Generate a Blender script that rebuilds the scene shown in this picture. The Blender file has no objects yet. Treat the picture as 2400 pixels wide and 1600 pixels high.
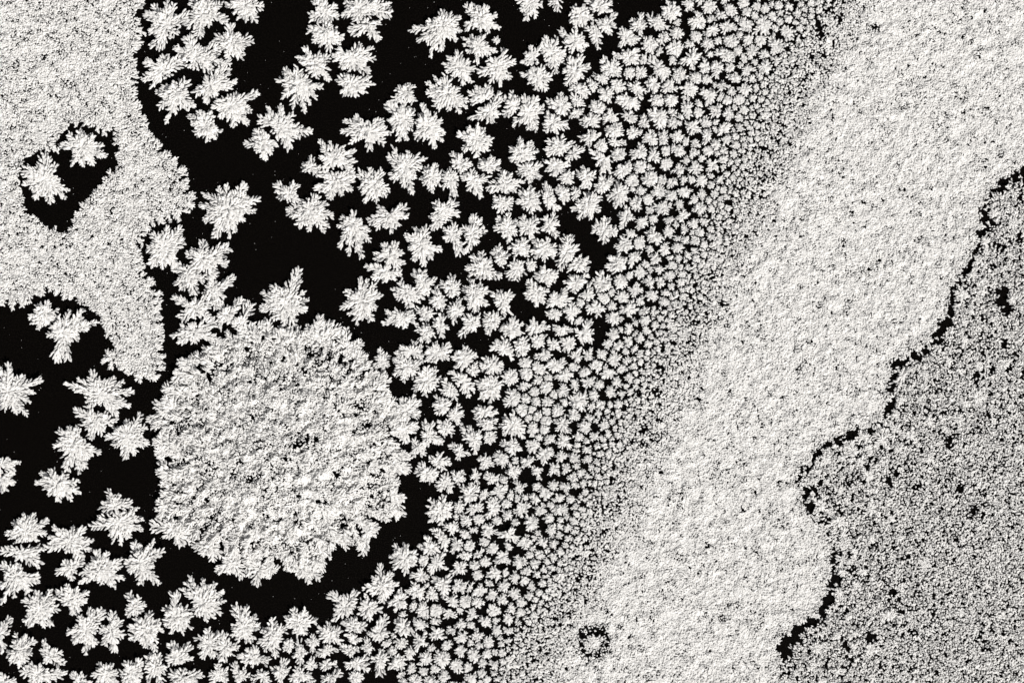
import bpy, math
import numpy as np
from mathutils import Vector

# ------------------------------------------------------------------ camera, light, exposure
S = 0.001                        # one photo pixel (of 2400 x 1600) is a millimetre on the ice


def W(x, y, z=0.0):
    return ((x - 1200.0) * S, (800.0 - y) * S, z * S)


scene = bpy.context.scene
CAM_H = 4.2
cam_data = bpy.data.cameras.new("camera")
cam = bpy.data.objects.new("camera", cam_data)
scene.collection.objects.link(cam)
scene.camera = cam
cam.location = (0, 0, CAM_H)
cam.rotation_euler = (0, 0, 0)
cam_data.sensor_width = 36.0
cam_data.lens = 36.0 * (CAM_H - 0.006) / 2.4
cam_data.clip_start = 0.1
cam_data.clip_end = 100.0

SUN_EL, SUN_AZ = 44.0, -50.0     # azimuth in the ground plane, counter-clockwise from +X (lower right of the photo)
world = bpy.data.worlds.new("World")
scene.world = world
world.use_nodes = True
wn = world.node_tree.nodes
sky = wn.new("ShaderNodeTexSky")
sky.sky_type = 'NISHITA'
sky.sun_disc = False
sky.sun_elevation = math.radians(SUN_EL)
sky.sun_rotation = math.radians(90.0 - SUN_AZ)
bg = wn["Background"]
bg.inputs[1].default_value = 0.05
hs = wn.new("ShaderNodeHueSaturation")
hs.inputs["Saturation"].default_value = 0.2
world.node_tree.links.new(sky.outputs[0], hs.inputs["Color"])
world.node_tree.links.new(hs.outputs[0], bg.inputs[0])

sun_data = bpy.data.lights.new("sun", 'SUN')
sun_data.energy = 4.8
sun_data.angle = math.radians(0.53)
sun_data.color = (1.0, 0.978, 0.95)
sun = bpy.data.objects.new("sun", sun_data)
scene.collection.objects.link(sun)
sd = Vector((math.cos(math.radians(SUN_AZ)) * math.cos(math.radians(SUN_EL)),
             math.sin(math.radians(SUN_AZ)) * math.cos(math.radians(SUN_EL)),
             math.sin(math.radians(SUN_EL))))
sun.rotation_euler = sd.to_track_quat('Z', 'Y').to_euler()

vs = scene.view_settings
vs.view_transform = 'Standard'
vs.look = 'None'
vs.exposure = 0.0
vs.gamma = 1.0
vs.use_curve_mapping = False

# ------------------------------------------------------------------ materials


def frost_material(name, col, dark):
    m = bpy.data.materials.new(name)
    m.use_nodes = True
    nt = m.node_tree
    n = nt.nodes
    b = n["Principled BSDF"]
    b.inputs["Roughness"].default_value = 0.55
    b.inputs["IOR"].default_value = 1.31
    geo = n.new("ShaderNodeNewGeometry")
    ns = n.new("ShaderNodeTexNoise")
    ns.inputs["Scale"].default_value = 210.0
    ns.inputs["Detail"].default_value = 3.0
    nt.links.new(geo.outputs["Position"], ns.inputs["Vector"])
    r = n.new("ShaderNodeValToRGB")
    r.color_ramp.elements[0].position = 0.32
    r.color_ramp.elements[1].position = 0.62
    r.color_ramp.elements[0].color = (*dark, 1)
    r.color_ramp.elements[1].color = (*col, 1)
    nt.links.new(ns.outputs["Fac"], r.inputs[0])
    nt.links.new(r.outputs[0], b.inputs["Base Color"])
    tr = n.new("ShaderNodeBsdfTranslucent")
    nt.links.new(r.outputs[0], tr.inputs[0])
    mx = n.new("ShaderNodeMixShader")
    mx.inputs[0].default_value = 0.28
    nt.links.new(b.outputs[0], mx.inputs[1])
    nt.links.new(tr.outputs[0], mx.inputs[2])
    nt.links.new(mx.outputs[0], n["Material Output"].inputs[0])
    return m


FROST = frost_material("frost", (0.94, 0.928, 0.908), (0.82, 0.807, 0.787))

ICE = bpy.data.materials.new("black_ice")
ICE.use_nodes = True
_nt = ICE.node_tree
_b = _nt.nodes["Principled BSDF"]
_b.inputs["Roughness"].default_value = 0.55
_b.inputs["IOR"].default_value = 1.31
_b.inputs["Specular IOR Level"].default_value = 0.03
_g = _nt.nodes.new("ShaderNodeNewGeometry")
_n = _nt.nodes.new("ShaderNodeTexNoise")
_n.inputs["Scale"].default_value = 420.0
_n.inputs["Detail"].default_value = 4.0
_n.inputs["Roughness"].default_value = 0.7
_nt.links.new(_g.outputs["Position"], _n.inputs["Vector"])
_r = _nt.nodes.new("ShaderNodeValToRGB")
_r.color_ramp.elements[0].position = 0.50
_r.color_ramp.elements[0].color = (0.0012, 0.0009, 0.0007, 1)
_r.color_ramp.elements[1].position = 0.78
_r.color_ramp.elements[1].color = (0.016, 0.0135, 0.0115, 1)
_nt.links.new(_n.outputs["Fac"], _r.inputs[0])
_nt.links.new(_r.outputs[0], _b.inputs["Base Color"])

# ------------------------------------------------------------------ mesh helpers
# templates: unit blades along +X; columns are length, width, height
LEAF_V = np.array([(0, 0, -.3), (.35, .40, -.25), (.80, .42, -.1), (1.04, 0, 0), (.80, -.42, -.1), (.35, -.40, -.25), (.5, 0, .32)])
LEAF_F = np.array([(6, 0, 5), (6, 5, 4), (6, 4, 3), (6, 3, 2), (6, 2, 1), (6, 1, 0)])
GRAIN_V = np.array([(0, 0, -.35), (.55, .5, -.2), (1.0, 0, -.05), (.55, -.5, -.2), (.5, 0, .4)])
GRAIN_F = np.array([(4, 0, 3), (4, 3, 2), (4, 2, 1), (4, 1, 0)])


def blades_to_mesh(name, A, tv, tf, mat=None):
    """A rows: x, y, z (photo pixels), azimuth, pitch, roll, length, width."""
    A = np.asarray(A, dtype=float)
    az, pi, ro = A[:, 3], A[:, 4], A[:, 5]
    f = np.stack([np.cos(az) * np.cos(pi), np.sin(az) * np.cos(pi), np.sin(pi)], 1)
    s0 = np.stack([-np.sin(az), np.cos(az), np.zeros_like(az)], 1)
    u0 = np.cross(f, s0)
    c, s_ = np.cos(ro)[:, None], np.sin(ro)[:, None]
    s = s0 * c + u0 * s_
    u = u0 * c - s0 * s_
    L, Wd = A[:, 6][:, None, None], A[:, 7][:, None, None]
    P = (f[:, None, :] * (tv[None, :, 0:1] * L) + s[:, None, :] * (tv[None, :, 1:2] * Wd)
         + u[:, None, :] * (tv[None, :, 2:3] * Wd))
    P[:, :, 0] += ((A[:, 0] - 1200.0))[:, None]
    P[:, :, 1] += ((800.0 - A[:, 1]))[:, None]
    P[:, :, 2] += A[:, 2][:, None]
    P[:, :, 2] = np.maximum(P[:, :, 2], 0.4)
    P *= S
    n, k = P.shape[0], tv.shape[0]
    F = (tf[None] + (np.arange(n) * k)[:, None, None]).reshape(-1, 3)
    me = bpy.data.meshes.new(name)
    me.vertices.add(n * k)
    me.vertices.foreach_set("co", P.reshape(-1))
    me.loops.add(F.size)
    me.loops.foreach_set("vertex_index", F.reshape(-1).astype(np.int32))
    me.polygons.add(len(F))
    me.polygons.foreach_set("loop_start", (np.arange(len(F)) * 3).astype(np.int32))
    me.polygons.foreach_set("loop_total", np.full(len(F), 3, dtype=np.int32))
    me.update(calc_edges=True)
    me.materials.append(mat or FROST)
    return me


def link(name, me, parent=None, origin=None):
    o = bpy.data.objects.new(name, me)
    scene.collection.objects.link(o)
    if origin is not None:                      # put the mesh's own origin at its base
        me.transform(__import__("mathutils").Matrix.Translation(-Vector(origin)))
        if parent is None:
            o.location = origin
    if parent is not None:
        o.parent = parent
    return o


def in_poly(x, y, poly):
    poly = np.asarray(poly, float)
    inside = np.zeros(len(x), bool)
    j = len(poly) - 1
    for i in range(len(poly)):
        xi, yi = poly[i]
        xj, yj = poly[j]
        if yi != yj:
            c = ((yi > y) != (yj > y)) & (x < (xj - xi) * (y - yi) / (yj - yi) + xi)
            inside ^= c
        j = i
    return inside


def noise2(x, y, scale, seed):
    """smooth value noise in 0..1"""
    r = np.random.default_rng(seed)
    g = r.random((256, 256))
    u, v = x / scale + 37.3, y / scale + 91.7
    iu, iv = np.floor(u).astype(int), np.floor(v).astype(int)
    fu, fv = u - iu, v - iv
    fu, fv = fu * fu * (3 - 2 * fu), fv * fv * (3 - 2 * fv)
    a, b = g[iu % 256, iv % 256], g[(iu + 1) % 256, iv % 256]
    c, d = g[iu % 256, (iv + 1) % 256], g[(iu + 1) % 256, (iv + 1) % 256]
    return (a * (1 - fu) + b * fu) * (1 - fv) + (c * (1 - fu) + d * fu) * fv


def fbm(x, y, scale, seed, octaves=3):
    t, amp, tot = 0, 1.0, 0.0
    for k in range(octaves):
        t = t + amp * noise2(x, y, scale / 2 ** k, seed + k)
        tot += amp
        amp *= 0.6
    return t / tot


# ------------------------------------------------------------------ frost growth


def frond_rows(rng, bx, by, tx, ty, hw, zb, zt, fine=1.0):
    """feathered frost frond: a spine of blades with paired side twigs"""
    dx, dy = tx - bx, -(ty - by)                       # world-sense direction (y up)
    L = math.hypot(dx, dy)
    az = math.atan2(dy, dx)
    rows = []
    bw = 5.8 * fine
    bl = 13.0 * fine
    side_pitch = rng.uniform(-0.2, 0.2)
    spread = math.radians(rng.uniform(24, 40))
    curve = rng.uniform(-0.18, 0.18)
    s = 0.0
    step = 5.4 * fine
    while s < L:
        u = s / L
        a = az + curve * (u - 0.5) * 2
        off = curve * L * 0.25 * (u * u - u)
        px = bx + math.cos(az) * s - math.sin(az) * off
        py = by - (math.sin(az) * s + math.cos(az) * off)
        z = zb + (zt - zb) * u + rng.normal(0, 0.9)
        if s + bl * .7 < L + 3:
            rows.append((px, py, z + 1.5, a + rng.normal(0, .12), rng.normal((zt - zb) / L, .12),
                         rng.normal(0, .25), bl * rng.uniform(.9, 1.15), bw * rng.uniform(.8, 1.1)))
        h = hw * min(1.0, 0.5 + u * 1.5) * max(0.0, 1 - u) ** 0.42
        for sg in (-1, 1):
            tl = h / math.sin(spread + .15) * rng.uniform(.72, 1.12)
            if tl < 3.5 * fine:
                continue
            ta = a + sg * (spread + rng.normal(0, .09))
            k = max(1, int(round(tl / (bl * .62))))
            for i in range(k):
                q = tl * i / k
                if rng.random() < .17:
                    continue
                qx = px + math.cos(ta) * q + rng.normal(0, .6)
                qy = py - math.sin(ta) * q + rng.normal(0, .6)
                ll = (tl / k) * 1.25 + 3.0 * fine
                rows.append((qx, qy, z - .12 * q + rng.normal(0, 1.5), ta + rng.normal(0, .15),
                             rng.normal(side_pitch - .06, .22), rng.normal(0, .42),
                             min(ll, bl * 1.3), bw * rng.uniform(.72, 1.08)))
        s += step * rng.uniform(.8, 1.2)
    return rows


def core_rows(rng, cx, cy, R, z, fine=1.0, dens=1.0):
    n = max(5, int(dens * math.pi * R * R / (30 * fine * fine)))
    a = rng.uniform(0, 2 * math.pi, n)
    q = R * np.sqrt(rng.random(n))
    x, y = cx + q * np.cos(a), cy - q * np.sin(a)
    zz = z + 2.0 - 3.0 * (q / R) ** 2 + rng.normal(0, 1.3, n)
    return np.stack([x, y, zz, a + rng.normal(0, .6, n), rng.normal(-.08, .2, n), rng.normal(0, .35, n),
                     rng.uniform(7, 11.5, n) * fine, rng.uniform(4.5, 6.5, n) * fine], 1).tolist()


def curl_rows(rng, x, y, r, z):
    """a thin ice blade curled up on its edge: a ring of short blades"""
    rows = []
    a0, sweep, k = rng.uniform(0, 6.3), rng.uniform(3.4, 5.4), 8
    for i in range(k):
        a = a0 + sweep * i / k
        rows.append((x + r * math.cos(a), y - r * math.sin(a), z + 1.5, a + math.pi / 2 + sweep / k / 2, 0.0, 0.0,
                     sweep / k * r * 1.35, 2.4))
    return rows


def star(rng, cx, cy, tips, zc=None):
    """fronds and core of one growth centre; returns (core rows, [frond rows])"""
    T = sorted(tips, key=lambda t: math.atan2(-(t[1] - cy), t[0] - cx))
    n = len(T)
    Ls = [math.hypot(t[0] - cx, t[1] - cy) for t in T]
    mean = sum(Ls) / n
    fine = 1.0 if mean > 24 else max(.55, mean / 27 + .08)
    zc = zc if zc is not None else 5.0 + .16 * mean
    tilt = rng.normal(0, .10, 2)
    fr = []
    for i, t in enumerate(T):
        a = math.atan2(-(t[1] - cy), t[0] - cx)
        ap = math.atan2(-(T[i - 1][1] - cy), T[i - 1][0] - cx)
        an = math.atan2(-(T[(i + 1) % n][1] - cy), T[(i + 1) % n][0] - cx)
        g1, g2 = (a - ap) % (2 * math.pi), (an - a) % (2 * math.pi)
        if n == 1:
            g1 = g2 = 1.0
        gap = min(1.25, max(.35, (min(g1, 1.4) + min(g2, 1.4)) / 2))
        L = Ls[i]
        hw = min(.72 * L * math.tan(gap / 2), .52 * L)
        hw = max(hw, 5.0 * fine)
        dx, dy = t[0] - cx, cy - t[1]
        zt = max(2.0, zc - rng.uniform(.12, .30) * L + tilt[0] * dx + tilt[1] * dy)
        fr.append(frond_rows(rng, cx, cy, t[0], t[1], hw, zc, zt, fine))
        # fill big angular gaps with short fronds
        if g2 > .5 and n > 1:
            m = a + g2 * rng.uniform(.42, .58)
            l2 = (.80 - .16 * min(g2, 1.6)) * min(L, Ls[(i + 1) % n]) * rng.uniform(.9, 1.08)
            fr[-1] += frond_rows(rng, cx, cy, cx + l2 * math.cos(m), cy - l2 * math.sin(m), l2 * .42, zc, zc - .15 * l2, fine)
    core = core_rows(rng, cx, cy, .45 * min(Ls) + .14 * mean, zc + .5, fine, .95)
    return core, fr, mean


# ------------------------------------------------------------------ what grows where (read off the photograph)
TILES = {"A": (0, 0), "B": (800, 0), "C": (1600, 0), "D": (0, 533), "E": (800, 533), "G": (0, 1066), "H": (800, 1066)}
K = 2.94

# one line per frost flower: tile | centre : tip tip tip ; centre : tips ...   (a lone number after the centre is a round rosette's radius)
FLOWERS = """
A|1150 180: 1000 90,1030 220,1060 40,1080 320,1200 20,1290 120,1150 0;1400 100: 1330 0,1450 -40,1525 20,1520 100,1300 180,1370 250,1560 150;1600 290: 1730 285,1590 180,1660 400,1520 340,1650 240,1480 260,1570 400;1350 400: 1200 330,1240 380,1500 330,1580 440,1300 260,1450 480;1130 490: 985 545,1010 430,1040 600,1130 380,1250 400,1100 560;1450 590: 1625 560,1590 610,1550 480,1500 660,1350 640,1420 700;1220 640: 1075 635,1100 740,1145 845,1200 780,1320 740,1280 560,1120 600
A|1690 40: 1555 30,1580 -40,1800 40,1760 145,1700 150,1610 90,1720 -60,1640 130
A|1590 730: 1768 640,1730 765,1700 850,1610 865,1500 810,1470 740,1490 680,1640 650
A|1410 870: 1290 785,1370 765,1450 765,1515 910,1430 975,1350 930,1320 850,1480 950
A|570 1020: 415 1005,470 920,550 900,640 930,700 1000,725 1070,640 1130,570 1140,490 1130,500 1060
A|310 1240: 170 1170,310 1060,380 1140,165 1280,240 1360,350 1395,445 1360,465 1310,400 1230
A|1930 880: 1790 820,1840 740,1930 730,2020 790,2145 910,2070 950,1995 1025,1900 960,1880 800
A|1820 990: 1690 985,1760 900,1840 880,1905 985,1880 1060,1815 1100,1760 1040
A|2060 580: 1905 550,1960 480,2050 460,2130 530,2215 600,2180 680,2140 720,2095 775,2020 740,1940 670,2000 640
A|2170 450: 2040 390,2100 335,2200 360,2275 380,2260 480,2270 550,2080 440,2180 540
A|2240 90: 2160 -10,2230 -30,2310 40,2140 120,2320 120;2250 220: 2125 215,2160 290,2280 370,2340 310,2360 260,2200 320
A|1580 1440: 1375 1415,1400 1330,1500 1290,1560 1280,1690 1270,1780 1370,1760 1450,1680 1520,1580 1640,1480 1640,1410 1510,1620 1600
A|1990 1340: 1905 1275,2030 1270,1920 1350,2060 1400;2140 1450: 2250 1400,2300 1490,2260 1560,2130 1585,2050 1560,1990 1460,2180 1350,2230 1590
S|781 376: 750 332,773 331,790 340,803 342,830 352,834 377,820 391,762 388,752 370;729 393: 711 398,712 383,729 371,749 394,744 410;785 425: 830 403,836 420,824 445,800 455,772 466,745 445,757 402
B|130 60: 15 110,30 20,120 -30,250 0,330 20,335 90,100 150;190 170: 255 150,255 275,200 270,180 220,110 240,60 220
B|60 400: -60 400,-40 320,50 360,130 300,210 330,225 400,180 500,60 490,0 470
B|70 580: -20 540,40 510,130 530,200 530,220 580,170 640,100 660,20 640
B|700 180: 470 210,530 280,610 390,680 340,790 270,815 210,815 120,760 90,700 85,600 150,650 330
B|960 130: 865 40,920 30,1000 45,1060 110,1085 190,1020 220,950 215,870 180
B|950 320: 830 260,900 250,980 235,1065 350,1020 380,940 435,870 360,850 310,1000 290
B|1068 280: 22
B|820 470: 700 440,730 390,800 355,880 410,910 480,900 565,840 580,770 530,720 490
B|1080 460: 950 500,1000 405,1130 345,1185 420,1155 530,1090 585,1030 570,1060 400
B|1450 380: 1400 255,1490 260,1540 370,1530 440,1480 500,1380 320,1420 450;1320 400: 1245 430,1270 370,1310 320,1370 340,1290 445
B|1345 530: 1245 510,1300 460,1400 460,1450 530,1410 615,1340 620,1290 570
B|1610 290: 1515 215,1610 215,1670 240,1700 310,1660 350,1590 355,1530 310
B|1610 490: 1560 400,1650 390,1700 460,1660 540,1610 590,1550 580,1540 490
B|1300 30: 1210 -20,1240 70,1275 135,1340 110,1375 30,1370 -30,1300 -60
B|1490 0: 1490 65,1440 20,1510 -30
B|1640 110: 1575 90,1600 45,1690 50,1730 120,1680 180,1610 195,1580 150
B|1780 50: 1700 0,1780 -30,1850 20,1860 90,1790 100,1720 70
B|1755 230: 1720 150,1690 200,1740 290,1770 335,1800 240,1760 180
B|1825 170: 1885 90,1880 180,1850 230,1790 240,1760 160,1830 110
B|740 650: 585 570,590 640,640 530,720 520,800 610,870 700,820 780,740 760,650 750,690 600,860 740
B|450 640: 445 585,490 590,385 610,495 700,330 720,400 700;430 830: 325 720,315 850,390 970,450 960,500 880,500 760,350 900,440 700
B|600 880: 560 720,505 810,650 780,690 830,705 910,705 970,640 1015,570 960,510 940,600 760
B|180 900: 5 910,20 830,100 810,300 810,350 910,290 990,200 1030,60 990,250 830,130 960
B|990 680: 870 635,900 700,930 600,1010 590,1060 640,1000 720
B|1020 770: 880 810,940 820,1030 840,1080 790,1110 680,1080 640,960 740
B|1190 730: 1120 680,1180 640,1120 790,1240 690,1180 800
B|1290 780: 1260 660,1345 670,1390 750,1350 890,1290 890,1190 845,1220 740
B|1510 730: 1420 690,1430 740,1510 650,1580 670,1590 740,1540 800,1460 770
B|1625 700: 1585 640,1660 690,1665 740,1600 740
B|1620 780: 1570 800,1675 770,1640 815,1590 750
B|1460 850: 1365 855,1410 775,1480 790,1555 860,1480 920,1410 900
B|930 960: 820 930,880 880,940 865,1040 960,1010 1040,930 1075,850 1030,1030 1000,980 890
B|440 1160: 330 1080,345 1000,460 1040,530 1060,585 1085,550 1150,510 1220,490 1330,430 1290,340 1230,400 1100
B|220 1280: 115 1180,190 1165,280 1180,330 1300,310 1350,240 1385,160 1390,120 1290,140 1340
B|630 1220: 545 1220,580 1150,650 1140,695 1190,680 1270,620 1320,570 1270
B|750 1240: 710 1180,760 1145,800 1200,805 1270,780 1340,700 1280
B|820 1130: 760 1055,820 1070,890 1120,880 1180,820 1200,760 1130
B|1010 1150: 935 1150,960 1100,1030 1085,1090 1110,1085 1170,1020 1210,950 1200
B|900 1250: 820 1215,890 1165,1040 1210,970 1300,960 1355,880 1300,1000 1240
B|1250 1060: 1165 1100,1170 1030,1220 960,1310 990,1350 1040,1330 1100,1270 1130,1210 1130,1230 950
B|1290 1175: 1210 1130,1290 1110,1370 1130,1360 1220,1290 1240,1215 1190
B|1500 1010: 1405 1040,1430 970,1520 945,1595 990,1590 1050,1500 1080,1420 1080
B|1590 1065: 1675 1025,1630 1080,1560 1115,1540 1040,1620 1010
B|1480 1140: 1400 1110,1450 1090,1560 1130,1540 1190,1470 1205,1420 1170
B|1130 1270: 1010 1290,1100 1185,1160 1200,1245 1250,1200 1310,1140 1350,1070 1320
B|1110 1400: 1055 1360,1110 1340,1175 1380,1165 1440,1100 1470,1050 1420
B|1295 1380: 1210 1390,1240 1320,1310 1290,1375 1340,1370 1430,1310 1465,1250 1430
B|1420 1370: 1400 1255,1445 1290,1380 1330,1390 1400,1490 1445,1430 1440
B|1700 1410: 1585 1440,1620 1390,1690 1330,1785 1350,1770 1450,1720 1500,1640 1500,1750 1330
B|1805 1280: 1735 1290,1790 1220,1875 1230,1870 1290,1810 1330,1760 1330
B|1690 1220: 1620 1190,1660 1150,1750 1200,1720 1290,1660 1300,1700 1170
B|1550 1220: 1500 1220,1560 1175,1610 1200,1590 1270,1530 1270
B|1530 1340: 1460 1300,1510 1275,1575 1290,1580 1370,1520 1400,1470 1350
B|1615 1330: 1590 1290,1640 1290,1640 1360,1600 1380
B|1640 620: 1575 600,1600 570,1700 590,1715 640,1680 680,1620 650
B|1790 540: 1740 520,1800 510,1850 545,1820 590,1760 570
B|1735 590: 1700 550,1770 575,1750 640,1710 620
B|1820 650: 1760 610,1850 600,1885 650,1840 705,1780 690
B|1905 595: 50
B|2030 610: 1975 590,2040 570,2100 625,2060 680,2010 640
B|2150 580: 2090 560,2140 520,2195 590,2160 645,2110 620
B|1975 700: 1900 690,1940 650,2050 690,2040 740,1970 765
B|1870 470: 1800 410,1890 420,1950 480,1900 530,1820 530,1790 490
B|1985 395: 1875 375,1950 350,2030 340,2060 400,2030 450,1950 440,1900 400
B|1990 500: 46
B|2065 500: 2100 470,2100 530,2040 545,2030 470
B|1970 260: 1915 230,1930 190,2000 210,2040 270,2010 310,1930 310
B|2050 190: 2000 140,2060 100,2100 160,2060 230,1990 200
B|2165 160: 2110 110,2200 115,2245 180,2200 220,2130 180
B|2130 310: 60
B|2215 265: 2165 290,2230 225,2265 265,2200 310
B|2270 85: 70
B|2310 230: 46
B|2300 335: 58
B|2090 412: 33
B|2190 470: 2110 390,2200 430,2270 500,2240 560,2160 520,2250 600
B|1760 745: 58
B|1720 830: 1645 810,1785 790,1760 870,1660 870
B|1855 800: 1800 790,1850 760,1920 820,1890 860,1810 840
B|1880 905: 66
B|1715 935: 1650 950,1740 885,1775 940,1700 1000
B|1790 1005: 48
B|1885 985: 1840 960,1950 980,1900 1020
B|1910 1065: 54
B|1800 1110: 1725 1040,1790 1050,1860 1100,1855 1180,1800 1190,1760 1130
B|1940 1170: 1990 1120,2000 1170,1930 1230,1885 1200
B|2005 1245: 46
B|1980 800: 1920 780,1990 760,2040 820,2010 850
B|2090 850: 2080 800,2120 870,2050 880
B|2020 915: 1965 910,2000 870,2080 910,2010 950,1985 950
B|2130 950: 2075 930,2130 900,2190 960,2160 1010,2090 980
B|2180 695: 52
B|2190 800: 2120 770,2250 780,2240 850,2190 900,2130 820
B|2270 690: 48
B|2060 1050: 2000 1050,2060 1000,2120 1050,2080 1100,2010 1090
B|2060 1150: 48
B|2150 1080: 2155 1010,2195 1110,2105 1100
B|2235 1040: 38
B|2240 1130: 42
B|2130 1235: 60
B|2210 1240: 38
B|1910 1330: 1840 1360,1900 1260,1990 1310,1970 1390,1900 1425,1960 1280
B|2035 1400: 1980 1380,2060 1350,2060 1440,2000 1450
B|2110 1375: 42
B|340 1480: 180 1530,250 1415,330 1470,440 1420,450 1490,400 1560,340 1600,240 1570
B|80 1540: 85 1470,-20 1560,0 1500,190 1590,200 1660,140 1770,50 1750,-10 1700,130 1520
B|700 1450: 650 1400,780 1390,800 1470,740 1530,630 1500;660 1520: 620 1570,720 1560
E|550 120: 445 60,500 0,590 -20,610 70,680 155,620 210,570 265,500 220,470 140
E|770 50: 690 10,720 80,820 160,690 -20,780 -20;900 50: 840 0,870 160,980 20,960 -60,910 -80,930 110
E|330 190: 245 200,290 120,370 110,410 170,410 260;310 310: 170 265,240 260,370 370,300 370,220 350,400 310
E|140 510: 5 550,30 440,100 430,130 345,230 390,270 460,240 560,210 640,100 665,50 600,180 360
E|560 380: 500 310,560 300,640 370,600 440;460 450: 350 430,410 370,370 480,480 560,500 500,540 520,615 450
E|760 420: 690 380,760 340,820 390,810 460,740 500
E|670 500: 610 500,640 410,720 470,700 570,640 560
E|790 570: 730 540,810 490,850 550,830 610,760 660,740 600
E|920 460: 835 420,890 360,960 390,1005 430,990 530,920 590,860 560,850 490
E|430 630: 300 575,370 575,470 570,530 620,525 670,440 690,290 655,380 680
E|590 590: 510 570,570 550,650 590,620 640,550 640
E|680 680: 630 620,700 605,730 690,690 745,630 700
E|585 720: 530 700,590 650,650 730,600 780,540 780
E|980 280: 860 280,900 200,970 170,1040 220,1090 335,1030 350,940 355,880 330
E|1100 210: 1040 170,1080 135,1150 180,1150 250,1100 285,1050 240
E|1230 140: 1165 130,1200 80,1270 80,1300 150,1270 205,1200 200
E|1215 285: 1160 230,1250 220,1280 300,1200 360,1150 330
E|1300 262: 44
E|1400 150: 1305 170,1330 90,1420 80,1490 130,1480 200,1400 225,1330 210
E|1555 170: 1490 150,1560 60,1620 140,1600 240,1500 270
E|1640 250: 1700 220,1690 290,1640 315,1570 290,1620 190
E|1410 330: 1330 320,1390 270,1490 320,1470 370,1430 395,1350 370
E|1350 450: 1265 450,1290 370,1370 390,1420 440,1400 510,1340 535,1280 490
E|1110 510: 1030 460,1095 430,1175 450,1150 550,1185 610,1110 600,1060 520
E|900 650: 820 620,880 605,960 610,965 670,910 710,820 745,850 660
E|1040 650: 980 600,1050 565,1105 610,1080 690,1010 725,975 670
E|1180 700: 1085 700,1110 670,1180 620,1250 660,1250 730,1180 780,1120 740,1220 640
E|1340 690: 1280 690,1320 640,1440 690,1380 730,1300 730,1400 660
E|1480 500: 1420 470,1470 450,1550 430,1585 500,1530 540,1420 540
E|1470 595: 1415 590,1520 590,1490 630,1440 620,1470 550
E|1615 385: 1545 370,1590 330,1690 330,1700 380,1660 430,1600 450,1560 410
E|1690 460: 1640 460,1720 380,1735 470,1700 510
E|1800 390: 1740 370,1780 310,1850 340,1865 430,1800 450,1745 430
E|1810 490: 46
E|1905 250: 1820 300,1850 210,1900 180,1985 200,1960 280,1890 320
E|1955 120: 1890 130,1930 65,1990 70,2020 140,1960 175,1900 160
E|1920 372: 52
E|2050 110: 48
E|1590 590: 1540 560,1590 510,1640 570,1590 660,1550 620,1620 540
E|1650 515: 30
E|1760 550: 1690 540,1750 500,1815 560,1770 600,1700 580
E|1525 705: 1455 690,1540 680,1590 700,1540 750,1480 740
E|1630 640: 38
E|1670 735: 1615 720,1700 650,1730 720,1720 780,1650 790
E|1560 800: 1500 760,1620 770,1590 860,1530 840
E|1460 805: 1420 770,1500 790,1510 840,1440 850
E|1355 780: 1310 760,1400 740,1395 820,1350 835,1310 810
E|1120 840: 1030 830,1060 780,1140 770,1190 850,1180 900,1100 870
E|1240 830: 1190 800,1270 755,1300 820,1270 890,1220 880,1200 760
E|1400 880: 1340 900,1390 830,1450 880,1400 925
E|490 860: 420 830,500 790,550 820,580 900,450 880;450 960: 360 920,380 870,370 1010,430 1050,520 1030,540 940
E|650 865: 565 870,600 820,650 795,740 810,755 850,740 900,640 925,580 920
E|280 920: 270 840,320 880,320 950,290 990,235 960,240 890
E|590 1050: 505 1045,520 990,590 950,650 970,680 1040,650 1110,580 1150,505 1110
E|840 900: 760 890,790 850,860 830,920 880,900 950,840 985,790 960
E|905 980: 850 970,930 930,950 980,920 1030,870 1010
E|1030 950: 955 940,990 900,1060 890,1110 940,1095 990,1020 1010,960 980
E|840 1060: 760 990,830 1010,900 1020,920 1110,880 1175,840 1130
E|750 1115: 690 1130,710 1050,770 1060,815 1130,790 1180,720 1170
E|1030 1100: 910 1045,990 1030,1060 1015,1110 1080,1080 1170,1030 1210,960 1180,945 1110
E|1165 1030: 58
E|1275 1005: 48
E|1270 935: 42
E|1350 970: 1330 920,1400 960,1440 1010,1370 1020,1310 970
E|1480 960: 1400 940,1440 900,1530 920,1530 980,1480 1010
E|1422 1032: 34
E|1355 1050: 1325 1075,1385 1020,1380 1070,1330 1010
E|1540 1020: 1475 1025,1560 980,1600 1010,1560 1060,1500 1050
E|1610 890: 1575 870,1640 830,1660 900,1620 935
E|1600 960: 34
E|1700 880: 1660 860,1720 840,1740 920,1690 905
E|1795 875: 1765 900,1830 850,1820 910,1770 850
E|1880 910: 1835 920,1870 850,1920 900,1910 970,1860 950
E|1680 1000: 42
E|1700 1065: 1650 1050,1745 1040,1740 1080,1680 1095
E|1840 1010: 1785 1000,1810 940,1890 990,1870 1040,1800 1040
E|1190 1180: 1125 1190,1150 1130,1200 1120,1250 1160,1190 1230,1130 1230
E|1265 1180: 40
E|1245 1255: 48
E|1330 1130: 36
E|1260 1090: 1215 1110,1270 1060,1310 1090,1250 1125
E|1410 1100: 44
E|1530 1125: 1490 1130,1530 1075,1575 1120,1550 1170,1500 1160
E|1460 1150: 28
E|1420 1200: 38
E|1342 1200: 32
E|1310 1255: 28
E|1640 1190: 1550 1190,1620 1130,1705 1140,1690 1210,1660 1270,1590 1230
E|1490 1260: 46
E|1415 1270: 32
E|1355 1300: 38
E|1410 1330: 42
E|1400 1390: 36
E|1190 1360: 1090 1370,1120 1310,1190 1255,1230 1310,1295 1370,1250 1440,1170 1450,1120 1420
E|700 1230: 640 1220,660 1170,740 1170,770 1220,730 1290,660 1280
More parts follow.
